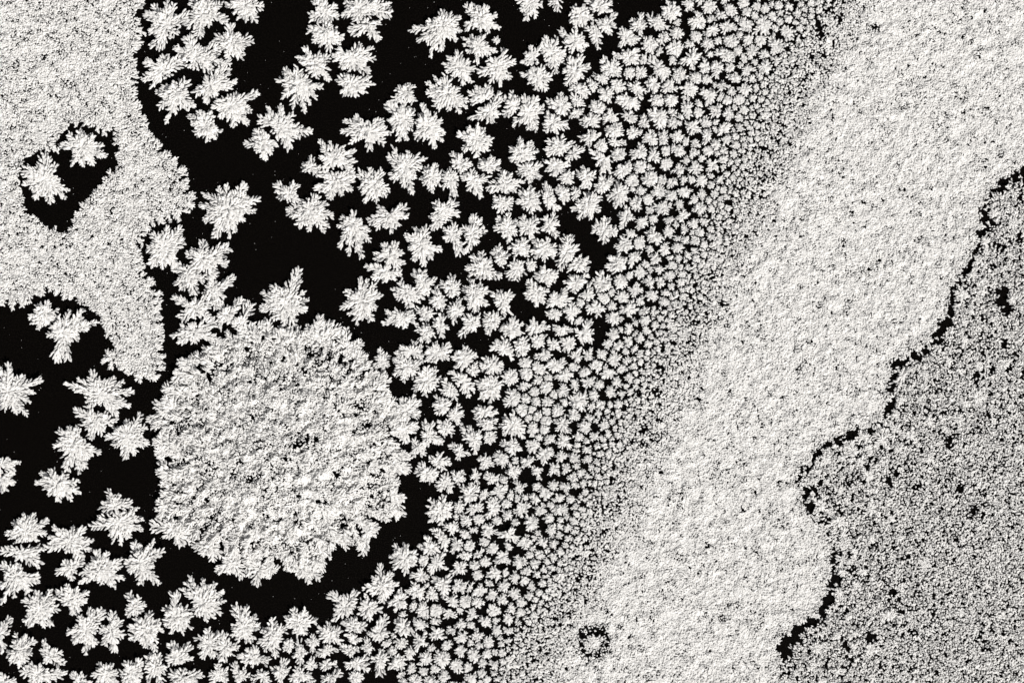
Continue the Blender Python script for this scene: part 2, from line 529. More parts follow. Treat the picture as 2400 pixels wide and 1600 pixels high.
E|780 1290: 710 1290,800 1220,835 1280,820 1355,750 1320
E|990 1270: 910 1260,950 1235,1030 1235,1075 1270,1040 1310,930 1320
E|1000 1355: 930 1350,1060 1320,1050 1390,980 1400
E|1020 1440: 48
E|910 1460: 825 1380,880 1375,970 1440,950 1500,920 1550,850 1450,960 1400
E|720 1380: 640 1420,670 1340,740 1325,775 1360,765 1420,690 1440
E|610 1430: 570 1350,620 1350,650 1480,560 1500,690 1480;530 1510: 490 1560,500 1460,580 1500,560 1560
E|1180 1510: 1110 1480,1200 1450,1240 1530,1180 1567,1130 1540
E|820 1540: 760 1500,820 1500,880 1550,800 1590
H|590 130: 515 110,560 65,660 90,680 150,640 190,560 170
H|670 40: 610 30,680 -10,740 40,700 105,640 90
H|715 190: 650 210,690 130,760 140,785 200,750 250,680 240
H|800 150: 760 120,840 120,845 170,800 200
H|690 380: 595 350,610 310,700 290,790 350,750 430,690 480,610 450,590 400,760 330
H|880 270: 820 300,840 220,900 195,945 240,930 330,860 350
H|910 370: 860 395,960 320,970 370,910 410
H|870 455: 805 400,860 420,910 440,880 490,820 480
H|945 440: 42
H|440 710: 340 700,365 625,440 620,525 670,520 760,440 805,360 780,345 740
H|600 640: 530 640,600 560,670 610,680 660,600 690
H|570 725: 42
H|660 740: 590 790,640 690,700 680,720 790,670 760,610 830
H|700 580: 640 510,720 540,760 590,720 650,670 600
H|760 510: 700 480,800 440,810 520,750 550
H|800 610: 760 660,770 560,840 600,830 660
H|280 900: 155 915,220 840,265 760,340 820,390 900,350 980,280 1015,200 960
H|550 830: 485 830,550 780,605 830,590 880,520 870
H|700 890: 625 845,755 840,750 930,710 970,650 920
H|400 1000: 320 1010,380 920,440 960,440 1060,380 1070
H|515 930: 450 940,500 880,580 920,570 990,500 980
H|625 960: 580 990,620 900,670 950,650 1000
H|815 900: 755 900,800 855,875 890,840 945,770 940
H|190 1050: 110 1010,180 960,240 1020,270 1060,200 1140,130 1110
H|90 1180: 20 1150,90 1110,170 1180,130 1225,50 1220
H|30 1040: 0 970,100 940,110 1030,60 1100,0 1110,-70 960,-50 1150
H|265 1220: 190 1230,260 1130,300 1110,340 1250,280 1290,210 1270
H|430 1190: 360 1210,380 1130,430 1115,500 1200,450 1260
H|410 1295: 360 1270,450 1280,440 1330,380 1330
H|560 1070: 510 1060,560 1010,605 1040,600 1120,540 1120
H|652 1072: 48
H|770 1010: 730 990,790 960,815 1040,760 1060
H|850 1010: 50
H|740 1085: 700 1070,800 1110,720 1120
H|500 1040: 33
H|960 935: 900 930,960 895,1010 930,960 975,910 970
H|1060 820: 1005 820,1040 770,1115 810,1080 860
H|920 760: 34
H|990 735: 38
H|855 690: 805 690,850 660,910 680,870 725
H|945 680: 910 700,980 650,960 700
H|880 630: 42
H|990 600: 36
H|1040 640: 42
H|110 1435: 45 1440,90 1380,185 1400,180 1480,110 1490
H|60 1350: 0 1320,120 1330,60 1400
H|90 1270: 40 1220,140 1270,60 1310
H|180 1325: 140 1320,180 1260,220 1330,190 1370
H|265 1400: 215 1400,270 1350,340 1380,290 1450,260 1510
H|100 1530: 52
H|390 1430: 330 1450,370 1370,450 1400,440 1470
H|310 1290: 38
E|1150 10: 1065 10,1080 -60,1150 -100,1200 -40,1210 30,1165 110,1120 60
E|1290 0: 1220 -20,1250 -70,1340 -60,1360 10,1310 65,1240 40
E|1430 -10: 1380 10,1400 -70,1470 -90,1490 -30,1480 55,1420 30
E|1810 20: 1740 20,1760 -40,1830 -60,1890 30,1810 95
D|300 600: 205 620,260 530,330 515,395 570,390 640,330 680,260 695,215 660
D|430 720: 415 610,480 575,580 570,670 650,530 770,470 910,390 910,330 740,350 680,600 700
D|60 1130: -20 960,60 945,170 1020,290 1045,240 1130,210 1200,180 1290,110 1280,20 1240,-40 1100
D|690 1150: 450 1075,530 1040,630 995,780 1040,850 1060,915 1130,900 1230,810 1265,600 1200,510 1120;660 1330: 515 1260,560 1370,620 1450,710 1420,810 1340,740 1290,600 1230
D|880 1440: 720 1440,790 1370,870 1330,970 1280,1000 1370,1010 1490,930 1560,860 1580,780 1500
D|510 1480: 385 1510,400 1400,470 1370,540 1370,580 1470,680 1555,590 1650,550 1690,450 1680
D|1970 530: 1810 450,1880 400,2055 295,2060 400,2125 500,2110 570,2030 680,1960 670,1880 630,1800 565,2100 440
D|1130 140: 1010 145,1050 40,1150 0,1250 0,1260 100,1040 265,1120 270,1210 270;1390 220: 1400 100,1320 150,1575 140,1560 250,1480 330,1290 180,1330 320;1300 330: 1210 270,1230 400,1400 350,1340 450;1480 430: 1605 345,1570 400,1550 480,1450 350,1410 460,1500 540;1340 560: 1200 480,1250 630,1270 520,1450 500,1430 620;1340 720: 1180 745,1240 690,1230 800,1340 800,1440 760,1460 650,1530 780,1580 800;1560 600: 1510 530,1670 500,1590 660,1640 560,1500 680
G|10 70: 135 50,60 30,-40 20,100 90;10 160: 85 130,90 190,30 250,-50 200
G|400 200: 240 190,280 120,350 105,450 130,540 180,550 255,490 310,400 310,330 270,300 230
G|800 350: 740 235,820 280,690 360,890 340,740 300;830 460: 620 490,690 440,780 600,830 610,760 560,890 570,975 510,980 440,950 360,900 380
G|180 520: 40 540,90 460,160 410,230 405,325 450,310 540,250 600,170 630,100 610,60 580
G|480 600: 330 640,340 570,370 490,430 510,500 500,580 500,635 590,630 660,540 700;480 780: 405 800,430 740,490 850,570 720
G|690 790: 530 810,545 890,600 760,660 650,740 670,840 720,845 850,790 910,700 890,600 870,830 770
G|150 670: 10 660,90 640,270 630,305 650,270 770,130 720
G|120 830: 20 750,130 740,250 850,210 950,100 970,10 1020,5 900,80 920
G|970 740: 860 740,920 600,960 610,1060 585,1125 660,1060 760,1105 885,1060 880,970 880,890 800,1020 620
G|280 1060: 165 990,250 935,350 930,385 980,405 1055,350 1170,300 1185,200 1180,170 1150
G|500 990: 395 930,460 895,540 915,605 940,590 1010,550 1095,500 1090,420 1010
G|935 1050: 870 1060,890 960,960 970,995 1030,985 1100,880 1100
G|1400 1020: 1245 920,1270 870,1300 830,1400 860,1480 880,1540 940,1550 1000,1520 1090,1480 1130,1425 1140,1340 1090,1290 960
G|1220 1110: 1120 1170,1130 1060,1200 965,1300 1050,1335 1110,1310 1190,1260 1225,1180 1220
G|1000 1210: 890 1180,930 1110,1030 1080,1100 1140,1125 1200,1080 1290,1080 1360,1000 1320,900 1260
G|600 1200: 470 1220,550 1110,620 1055,700 1070,650 1300,590 1365,500 1290;770 1210: 780 1085,830 1140,840 1240,790 1345,720 1300,700 1200
G|1680 1180: 1580 1250,1610 1040,1700 1050,1760 1110,1780 1180,1730 1300,1640 1280,1600 1180
G|2060 1150: 1965 1140,2020 1065,2110 1070,2165 1150,2100 1230,2040 1240
G|1880 1250: 1790 1290,1810 1200,1880 1135,1970 1180,1950 1290,1900 1380,1820 1350
G|1440 1300: 1350 1260,1430 1200,1510 1230,1480 1380,1390 1390,1370 1320;1550 1320: 1520 1230,1635 1325,1600 1380,1530 1410
G|140 1340: 50 1370,110 1240,180 1240,245 1270,220 1360,180 1440,130 1460,70 1430
G|350 1390: 300 1280,370 1330,425 1350,430 1440,290 1340;270 1500: 140 1490,200 1430,380 1540,330 1560,445 1510,220 1575
G|0 1230: 60 1130,50 1220,20 1350,-40 1180,-40 1300
G|1230 1390: 1130 1390,1180 1300,1300 1320,1320 1410,1240 1460,1150 1440
G|1260 1530: 1160 1500,1380 1510,1340 1570,1200 1590
G|1070 1460: 1000 1450,1020 1380,1100 1370,1150 1460,1110 1560,1010 1540
G|905 1500: 830 1510,880 1430,970 1410,990 1500,950 1580,860 1580
G|730 1510: 650 1510,680 1440,760 1435,810 1500,790 1580,680 1590
G|550 1560: 500 1510,570 1510,620 1580
G|30 1560: 0 1510,100 1560,-30 1530
G|1750 1395: 1640 1390,1700 1340,1760 1320,1840 1420,1740 1450,1660 1440
G|1515 1510: 1450 1510,1500 1450,1580 1480,1570 1550,1470 1560
G|1650 1510: 1600 1440,1710 1530,1640 1570,1690 1480
G|1810 1525: 1740 1540,1790 1480,1850 1500,1850 1567
G|1930 1490: 1870 1480,1960 1420,1990 1480,1930 1550
G|1990 1310: 48
G|2070 1360: 2050 1270,2110 1350,2070 1445,2030 1380
G|2150 1290: 2110 1290,2160 1240,2200 1290,2160 1350
G|2275 1235: 2200 1200,2270 1160,2340 1200,2340 1290,2230 1280
G|2250 1345: 2180 1370,2320 1330,2220 1390,2260 1295
G|2140 1445: 2095 1440,2150 1400,2190 1450,2130 1485
G|2250 1445: 2190 1450,2260 1400,2310 1440,2240 1490
G|2070 1520: 1990 1540,2050 1470,2140 1510,2150 1560,2040 1567
G|2270 1545: 2220 1540,2340 1500,2300 1580
C|180 45: 52
C|110 150: 50 150,100 85,165 150,130 200,70 200
C|325 72: 48
C|265 105: 230 70,300 140,240 120
C|90 252: 43
C|205 215: 150 230,220 160,260 210,180 250
C|330 285: 54
C|530 280: 40
C|560 175: 490 230,550 110,620 190,570 240,510 150
C|640 315: 600 240,680 290,690 350,620 385,600 300
C|710 220: 680 170,770 220,750 300,690 240
C|290 380: 225 360,270 325,360 380,350 430,300 420
C|570 460: 525 460,570 390,620 460,600 520,540 510
C|640 420: 605 395,670 395,650 450
C|155 460: 110 460,140 395,200 440,200 500,140 510
C|235 470: 200 420,260 430,290 470,230 530
C|90 540: 46
C|50 615: 56
C|165 545: 36
C|730 135: 32
C|615 115: 34
C|570 58: 32
C|420 22: 38
C|510 45: 30
C|660 38: 33
C|30 750: 10 690,60 720,45 820,5 790
C|105 775: 40
C|180 660: 120 620,200 620,260 660,220 700,170 725
C|230 765: 190 740,260 730,250 800,200 800
C|310 785: 270 770,330 740,350 800,310 840
C|310 690: 34
C|390 690: 42
C|60 880: 20 850,90 840,130 910,60 920
C|170 935: 140 900,195 880,190 960,150 1000
C|285 880: 330 850,250 920,240 880,320 910
C|70 1060: 45 1070,80 1015,110 1050,60 1090
C|175 1040: 38
C|280 1100: 36
"""

# rim of the great mound: fronds that stand out from it
MOUND_RIM = """
G|1190 500: 1050 490,1150 440,1250 620,1300 600
G|1450 620: 1335 620,1470 725,1520 690,1390 680
G|1600 740: 1500 790,1560 810,1680 830,1600 640
G|1790 780: 1760 880,1910 790,1700 730,1850 750
G|2090 760: 2210 850,2130 880,2000 800,1970 760,2200 740,2050 840
G|1150 360: 1080 370,1090 310,1100 430
G|1170 120: 1080 110,1110 40,1120 190,1100 150
D|1200 1240: 1060 1215,1050 1345,1150 1125,1190 1160
D|1300 950: 1235 930,1350 870,1210 1000,1200 1070,1400 900
D|1740 740: 1740 660,1620 650,1870 680,1830 640,1610 760,1590 820
D|1660 660: 1730 530,1620 640,1700 640
D|1500 850: 1400 840,1470 800,1560 840,1440 900
D|2010 780: 1930 720,1990 690,2060 710
D|2200 760: 2110 680,2200 610,2290 640,2340 690,2100 760
D|1180 1500: 1070 1480,1130 1410,1090 1560
E|40 830: -10 720,30 700,100 800,110 850
E|110 920: 190 940,170 880,130 850,80 840
E|250 1060: 340 1050,300 1010,320 1130,330 1230,340 1160
E|450 1260: 380 1230,420 1180,500 1155,535 1200,530 1290
E|430 1370: 350 1250,525 1360,500 1410,440 1470
H|340 260: 440 290,435 320,380 220,400 420,385 180
H|340 70: 430 90,440 120,480 20,410 40
H|180 530: 230 550,140 680,200 500,120 620,215 520
H|330 380: 395 430,300 440,370 360
"""


def parse(text):
    out = []
    for line in text.strip().splitlines():
        tl, rest = line.split("|")
        ox, oy = TILES.get(tl, (0, 0))
        k = 1.0 if tl == "S" else K
        cs = []
        for part in rest.split(";"):
            c, t = part.split(":")
            cx, cy = map(float, c.split())
            nums = [tuple(map(float, q.split())) for q in t.split(",")]
            conv = lambda p: (ox + p[0] / k, oy + p[1] / k)
            C = conv((cx, cy))
            if len(nums) == 1 and len(nums[0]) == 1:
                cs.append((C, None, nums[0][0] / k))
            else:
                cs.append((C, [conv(q) for q in nums], None))
        out.append(cs)
    return out


F98 = 2400.0 / 2352.0


def P98(s):
    return [(float(a) * F98, float(b) * F98) for a, b in (q.split() for q in s.split(","))]


FIELD = P98("-170 -60,306 -60,308 0,316 60,303 130,296 200,318 265,325 310,362 345,405 385,430 470,400 488,340 508,315 560,314 620,338 650,355 700,360 800,360 850,345 870,318 862,300 845,255 835,248 815,272 790,238 735,200 698,160 675,115 657,75 675,40 695,0 686,-170 690")
BASIN = P98("138 335,145 290,190 278,238 300,262 290,272 330,282 388,255 400,236 425,220 450,185 482,170 520,152 550,132 532,95 528,65 497,50 485,40 440,43 390,72 352,115 345")
MOUND = P98("455 835,500 815,560 775,620 775,680 768,730 765,780 780,815 835,850 862,875 905,905 950,900 1010,915 1060,900 1110,885 1160,850 1195,800 1220,765 1255,735 1290,690 1285,620 1290,560 1280,510 1255,465 1225,425 1190,395 1150,385 1080,385 1010,385 960,410 900,435 865")
CRACK = P98("2440 300,2352 395,2300 430,2274 450,2264 510,2243 575,2205 645,2186 700,2155 770,2112 816,2060 838,2043 870,2043 930,2040 980,1980 988,1903 1022,1862 1062,1840 1112,1855 1160,1895 1212,1908 1260,1915 1320,1905 1380,1862 1435,1805 1485,1792 1530,1812 1640")
EDGE = P98("1900 -60,1860 0,1780 150,1700 350,1620 550,1560 650,1500 800,1440 920,1380 1060,1330 1180,1260 1330,1190 1440,1130 1568,1100 1640")
SOLID = P98("2000 -60,1965 0,1875 180,1800 330,1740 450,1690 600,1610 750,1540 900,1470 1060,1430 1160,1350 1330,1280 1430,1250 1568,1220 1640")


def xat(poly, y):
    p = sorted(poly, key=lambda q: q[1])
    return np.interp(y, [q[1] for q in p], [q[0] for q in p])


def crack_dist(x, y):
    """signed distance-like value to the crack line, and plain distance"""
    d = np.full(len(x), 1e9)
    x, y = x + (fbm(x, y, 30, 901) - .5) * 46, y + (fbm(x, y, 30, 911) - .5) * 46
    for (x0, y0), (x1, y1) in zip(CRACK[:-1], CRACK[1:]):
        vx, vy = x1 - x0, y1 - y0
        t = np.clip(((x - x0) * vx + (y - y0) * vy) / (vx * vx + vy * vy), 0, 1)
        d = np.minimum(d, np.hypot(x - x0 - t * vx, y - y0 - t * vy))
    return d


# ------------------------------------------------------------------ ice
me = bpy.data.meshes.new("ice")
me.from_pydata([(-6, -6, 0), (6, -6, 0), (6, 6, 0), (-6, 6, 0)], [], [(0, 1, 2, 3)])
me.materials.append(ICE)
ice = link("ice", me)
ice["kind"] = "structure"

# ------------------------------------------------------------------ where the frost flowers stand (built further down)
frng = np.random.default_rng(5)
flowers = []                                    # dict(centres, x, y, r, ...)
for cs in parse(FLOWERS):
    pts = []
    for (C, tips, R) in cs:
        if R is not None:
            n = 7 if R < 14 else 9
            a0 = frng.uniform(0, 6.28)
            tips = [(C[0] + R * q * math.cos(a0 + i * 6.283 / n), C[1] + R * q * math.sin(a0 + i * 6.283 / n))
                    for i, q in enumerate(frng.uniform(.85, 1.1, n))]
        pts.append((C, tips))
    flowers.append(dict(cs=pts))
n_read = len(flowers)


def measure(f):
    allp = np.array([t for C, T in f["cs"] for t in T])
    f["x"], f["y"] = float(np.mean([C[0] for C, T in f["cs"]])), float(np.mean([C[1] for C, T in f["cs"]]))
    f["w"], f["h"] = float(np.ptp(allp[:, 0])), float(np.ptp(allp[:, 1]))
    f["r"] = .25 * (f["w"] + f["h"])
    q = allp - np.array([f["x"], f["y"]])
    d = np.hypot(q[:, 0], q[:, 1])
    f["far"] = q[int(np.argmax(d))]
    f["spike"] = float(d.max() / d.mean())
    f["n"] = len(allp)
    return f


for f in flowers:
    measure(f)

# occupied discs
occ = [(C[0], C[1], .80 * float(np.mean([math.hypot(t[0] - C[0], t[1] - C[1]) for t in T]))) for f in flowers for C, T in f["cs"]]
FILL = P98("1590 -20,1950 -20,1910 0,1845 150,1765 350,1685 550,1625 650,1565 800,1505 920,1445 1060,1395 1180,1325 1330,1255 1440,1195 1590,940 1590,880 1500,930 1390,1000 1310,1030 1200,1060 1120,1130 1040,1180 1000,1240 900,1290 850,1390 800,1400 620,1440 480,1460 300,1480 100")
grid = {}


def put(x, y, r):
    grid.setdefault((int(x // 60), int(y // 60)), []).append((x, y, r))


def free(x, y, r):
    gx_, gy_ = int(x // 60), int(y // 60)
    for i in (-1, 0, 1):
        for j in (-1, 0, 1):
            for (a, b, c) in grid.get((gx_ + i, gy_ + j), ()):
                if (a - x) ** 2 + (b - y) ** 2 < (c + r) ** 2:
                    return False
    return True


for o_ in occ:
    put(*o_)
small = []
cand = 0
for rad_scale in (1.0, .8, .62, .5):
    for _ in range(12000):
        fx, fy = frng.uniform(900, 1950), frng.uniform(-15, 1620)
        if not in_poly(np.array([fx]), np.array([fy]), FILL)[0]:
            continue
        dd = float(xat(EDGE, fy)) - fx
        base = np.interp(dd, [-80, -40, 0, 50, 120, 220, 400], [3.4, 4.4, 7.6, 13.0, 16.5, 19, 21]) * (1 if dd > -10 or frng.random() < .6 else 0)
        r = base * rad_scale * frng.uniform(.8, 1.15)
        if r < 3.2:
            continue
        g = float(fbm(np.array([fx]), np.array([fy]), 90, 400, 2)[0])
        if dd > 60 and g < .20:
            continue
        if not free(fx, fy, r):
            continue
        put(fx, fy, r)
        n = int(frng.integers(4, 8))
        a0 = frng.uniform(0, 6.28)
        el, ea = frng.uniform(0, .35), frng.uniform(0, 3.14)
        tips = []
        for i in range(n):
            a = a0 + (i + frng.uniform(-.25, .25)) * 6.283 / n
            q = r * 1.06 * frng.uniform(.8, 1.12) * (1 + el * math.cos(2 * (a - ea)))
            tips.append((fx + q * math.cos(a), fy + q * math.sin(a)))
        small.append(measure(dict(cs=[((fx, fy), tips)])))

small.sort(key=lambda f: -f["r"])
vis = [f for f in flowers]
extra = max(0, 298 - len(vis))
named = vis + small[:extra]
rest = small[extra:]
print("flowers read", n_read, "named", len(named), "rest", len(rest))

# --- what each is called: landmark flowers carry their own words, the others say how they stand to the nearest of them
MARKS = [  # x, y, label, short name
    (450, 130, "long ragged colony of fused frost flowers reaching in from the top edge", "the ragged top colony"),
    (460, 690, "tall forked frost colony joined to the top of the great mound", "the forked colony"),
    (193, 346, "round frost flower in the dark basin, the upper of the two inside", "the upper basin flower"),
    (105, 422, "spiky frost flower in the dark basin, the lower of the two inside", "the lower basin flower"),
    (665, 305, "broad frost flower ending in one long point to the east", "the arrowhead flower"),
    (540, 487, "large rounded frost flower alone between the basin and the open black ice", "the lone rounded flower"),
    (720, 490, "club-shaped frost flower with a thin neck to its upper end", "the club-shaped flower"),
    (670, 715, "tall flame-shaped frost flower standing above the great mound", "the flame-shaped flower"),
    (235, 930, "large antlered frost flower with splayed arms, below the field's tongue", "the antlered flower"),
    (145, 778, "frost flower like a bent feather hanging under the arch of the field", "the bent feather flower"),
    (476, 1412, "frost flower with a deep split and a fan of stiff rays", "the split fan flower"),
    (275, 1215, "four-armed frost flower with a broad lower half, beside the mound's rim", "the four-armed flower"),
    (1038, 60, "winged frost flower like a maple leaf pointing down", "the maple leaf flower"),
    (1050, 220, "large diamond frost flower with a bright ridge across it", "the diamond flower"),
    (945, 280, "tall frost flower with a narrow crown above splayed lower arms", "the narrow-crowned flower"),
    (950, 394, "wide V-shaped frost flower with comb-like right arm", "the V-shaped flower"),
    (781, 397, "big three-lobed frost flower with a small side lobe on a stalk", "the three-lobed flower"),
    (946, 747, "flat frost flower with combed sides, wider than it is tall", "the flat combed flower"),
    (848, 706, "large lobed frost flower by itself above open black ice", "the lobed flower"),
    (1133, 628, "triangular frost flower like a skirted fir tree", "the fir-tree flower"),
    (1000, 890, "bright compact frost flower close by the mound's eastern rim", "the compact bright flower"),
    (1205, 995, "frost flower with three peaks over a broad base", "the three-peaked flower"),
    (1035, 1195, "round starburst frost flower with even stubby rays", "the starburst flower"),
    (895, 1372, "kite-shaped frost flower with a sharp top", "the kite flower"),
    (950, 1307, "round frost flower with a curled edge beside open black ice", "the curled-edge flower"),
    (1375, 480, "broad frost flower beside a dark round opening in the swarm", "the broad swarm flower"),
    (1260, 310, "double-winged frost flower with bare upper curls", "the double-winged flower"),
    (1280, 140, "pair-lobed frost flower with two upright horns", "the horned flower"),
    (570, 1470, "frost flower with two upright prongs and a fringed skirt", "the pronged flower"),
    (1420, 585, "oval frost flower of paired plumes in a short row", "the plumed oval flower"),
]
taken = {}
for mx, my, lab, short in MARKS:
    best = min((f for f in named[:n_read] if "mark" not in f), key=lambda f: math.hypot(f["x"] - mx, f["y"] - my))
    best["mark"] = short
    best["label"] = lab
marks = [f for f in named if "mark" in f]
DIRS = ["right", "upper right", "above", "upper left", "left", "lower left", "below", "lower right"]
ORD = ["", "second", "third", "fourth", "fifth", "sixth", "seventh", "eighth", "ninth", "tenth", "eleventh", "twelfth", "thirteenth",
       "fourteenth", "fifteenth", "sixteenth", "seventeenth", "eighteenth", "nineteenth", "twentieth", "twenty-first", "twenty-second",
       "twenty-third", "twenty-fourth", "twenty-fifth", "twenty-sixth", "twenty-seventh", "twenty-eighth", "twenty-ninth", "thirtieth",
       "thirty-first", "thirty-second", "thirty-third", "thirty-fourth", "thirty-fifth", "thirty-sixth", "thirty-seventh", "thirty-eighth", "thirty-ninth", "fortieth"]
bins = {}
for f in named:
    if "label" in f:
        continue
    mk = min(marks, key=lambda q: math.hypot(q["x"] - f["x"], q["y"] - f["y"]))
    a = math.degrees(math.atan2(mk["y"] - f["y"], f["x"] - mk["x"])) % 360
    k = int(((a + 22.5) % 360) // 45)
    bins.setdefault((mk["mark"], k), []).append((math.hypot(mk["x"] - f["x"], mk["y"] - f["y"]), f))
for (mk, k), L in bins.items():
    L.sort(key=lambda q: q[0])
    for i, (dd, f) in enumerate(L):
        size = "large" if f["r"] > 36 else "mid-sized" if f["r"] > 24 else "small" if f["r"] > 15 else "tiny"
        asp = f["w"] / max(1, f["h"])
        if len(f["cs"]) > 1:
            shape = "lobed"
        elif asp > 1.4:
            shape = "wide"
        elif asp < .72:
            shape = "tall"
        elif f["spike"] > 1.3:
            shape = "pointed"
        elif f["n"] >= 8:
            shape = "many-rayed"
        elif f["spike"] < 1.14:
            shape = "rounded"
        else:
            shape = "ragged"
        where = {"above": "above", "below": "below"}.get(DIRS[k], "to the " + DIRS[k] + " of")
        order = ("nearest " if i == 0 else ORD[min(i, 39)] + " nearest ")
        f["label"] = f"{size} {shape} frost flower, {order}{where} {mk}"

# growing flowers stop short of each other: every blade belongs to the flower whose outline it lies deepest in
TERR = []                                       # centre x, y, sorted tip angles, tip lengths, owner
for oi, f in enumerate(named + rest):
    for C, T in f["cs"]:
        an = [(math.atan2(-(t[1] - C[1]), t[0] - C[0]), math.hypot(t[0] - C[0], t[1] - C[1])) for t in T]
        an.sort()
        an = [(an[-1][0] - 2 * math.pi, an[-1][1])] + an + [(an[0][0] + 2 * math.pi, an[0][1])]
        TERR.append((C[0], C[1], [q[0] for q in an], [q[1] for q in an], oi))
TX, TY = np.array([t[0] for t in TERR]), np.array([t[1] for t in TERR])
TM = np.array([max(t[3]) for t in TERR])
TO = np.array([t[4] for t in TERR])


def excess(i, x, y):
    t = TERR[i]
    return np.hypot(x - t[0], y - t[1]) - np.interp(np.arctan2(-(y - t[1]), x - t[0]), t[2], t[3])


def trim(rows, owner, gap=2.6):
    if not rows:
        return rows
    A = np.array(rows)
    x = A[:, 0] + .75 * A[:, 6] * np.cos(A[:, 3])
    y = A[:, 1] - .75 * A[:, 6] * np.sin(A[:, 3])
    own = np.min([excess(i, x, y) for i in np.flatnonzero(TO == owner)], axis=0)
    cx, cy = x.mean(), y.mean()
    reach = np.hypot(x - cx, y - cy).max()
    keep = np.ones(len(A), bool)
    for i in np.flatnonzero((np.hypot(TX - cx, TY - cy) < TM + reach + 4) & (TO != owner)):
        keep &= excess(i, x, y) - own > gap
    return [r for r, k in zip(rows, keep) if k]



def clear_of(x, y, gap, reach=70):
    """true where a point keeps GAP away from every flower"""
    ok = np.ones(len(x), bool)
    x0, x1, y0, y1 = x.min() - reach, x.max() + reach, y.min() - reach, y.max() + reach
    for i in np.flatnonzero((TX > x0) & (TX < x1) & (TY > y0) & (TY < y1)):
        near = np.flatnonzero(np.hypot(x - TX[i], y - TY[i]) < TM[i] + gap)
        if len(near):
            ok[near] &= excess(i, x[near], y[near]) > gap
    return ok


def clear_rows(rows, gap):
    A = np.array(rows)
    x = A[:, 0] + .75 * A[:, 6] * np.cos(A[:, 3])
    y = A[:, 1] - .75 * A[:, 6] * np.sin(A[:, 3])
    return [r for r, k in zip(rows, clear_of(x, y, gap)) if k]


# ------------------------------------------------------------------ continuous frost sheets


def scatter(rng, x0, y0, x1, y1, per):
    n = int((x1 - x0) * (y1 - y0) / per)
    return rng.uniform(x0, x1, n), rng.uniform(y0, y1, n)


def carpet(name, rng, x, y, z, size, tiltx, tilty, pitch, roll=None, up=0.0):
    n = len(x)
    az = rng.uniform(0, 2 * math.pi, n)
    p = rng.normal(up, pitch, n) + tiltx * np.cos(az) + tilty * np.sin(az)
    r = rng.normal(0, pitch if roll is None else roll, n) - tiltx * np.sin(az) + tilty * np.cos(az)
    L = rng.uniform(.75, 1.35, n) * size
    A = np.stack([x, y, z + rng.normal(0, .9, n), az, p, r, L, L * rng.uniform(.5, .72, n)], 1)
    return blades_to_mesh(name, A, GRAIN_V, GRAIN_F)


def rim_fronds(rng, poly, length, width, step, inside_off=6.0, z=5.0, closed=True, flip=1):
    """feathered fringe growing outwards from an outline"""
    rows = []
    P = np.array(poly)
    n = len(P)
    area = 0.5 * np.sum(P[:, 0] * np.roll(P[:, 1], -1) - np.roll(P[:, 0], -1) * P[:, 1])
    sg = (1 if area > 0 else -1) * flip
    for i in range(n if closed else n - 1):
        a, b = P[i], P[(i + 1) % n]
        L = np.hypot(*(b - a))
        t = (b - a) / max(L, 1e-6)
        nrm = np.array([t[1], -t[0]]) * sg
        k = max(1, int(L / step))
        for j in range(k):
            q = a + t * L * ((j + rng.random()) / k) - nrm * rng.uniform(inside_off * .3, inside_off * 1.6)
            ang = math.atan2(nrm[1], nrm[0]) + rng.normal(0, .5)
            l = length * rng.uniform(.55, 1.35)
            tx, ty = q[0] + math.cos(ang) * l, q[1] + math.sin(ang) * l
            rows += frond_rows(rng, q[0], q[1], tx, ty, width * rng.uniform(.7, 1.25), z, z - 2.5, .8)
    return rows


def tagged(o, label, cat=None, kind=None, group=None):
    o["label"] = label
    if cat:
        o["category"] = cat
    if kind:
        o["kind"] = kind
    if group:
        o["group"] = group
    return o



def crust_under(name, parent, porg, x0, y0, x1, y1, step, inside, zf, seed):
    """low uneven skin of fused frost under the loose grains, with holes"""
    xs, ys = np.arange(x0, x1, step), np.arange(y0, y1, step)
    X, Y = np.meshgrid(xs, ys)
    r = np.random.default_rng(seed)
    Xj, Yj = X + r.uniform(-.35, .35, X.shape) * step, Y + r.uniform(-.35, .35, X.shape) * step
    fx, fy = Xj.ravel(), Yj.ravel()
    ok = inside(fx, fy).reshape(X.shape)
    z = np.maximum(zf(fx, fy) + r.normal(0, .55, fx.shape), .5)
    idx = np.arange(X.size).reshape(X.shape)
    q = ok[:-1, :-1] & ok[1:, :-1] & ok[:-1, 1:] & ok[1:, 1:]
    a, b, c, d = idx[:-1, :-1][q], idx[:-1, 1:][q], idx[1:, 1:][q], idx[1:, :-1][q]
    F = np.concatenate([np.stack([a, d, b], 1), np.stack([b, d, c], 1)])
    used, inv = np.unique(F, return_inverse=True)
    P = np.stack([(fx[used] - 1200) * S, (800 - fy[used]) * S, z[used] * S], 1)
    me = bpy.data.meshes.new(name)
    me.from_pydata(P.tolist(), [], inv.reshape(-1, 3).tolist())
    me.materials.append(FROST)
    o = link(name, me, parent=parent)
    o.location = -Vector(porg)
    return o


rng = np.random.default_rng(11)

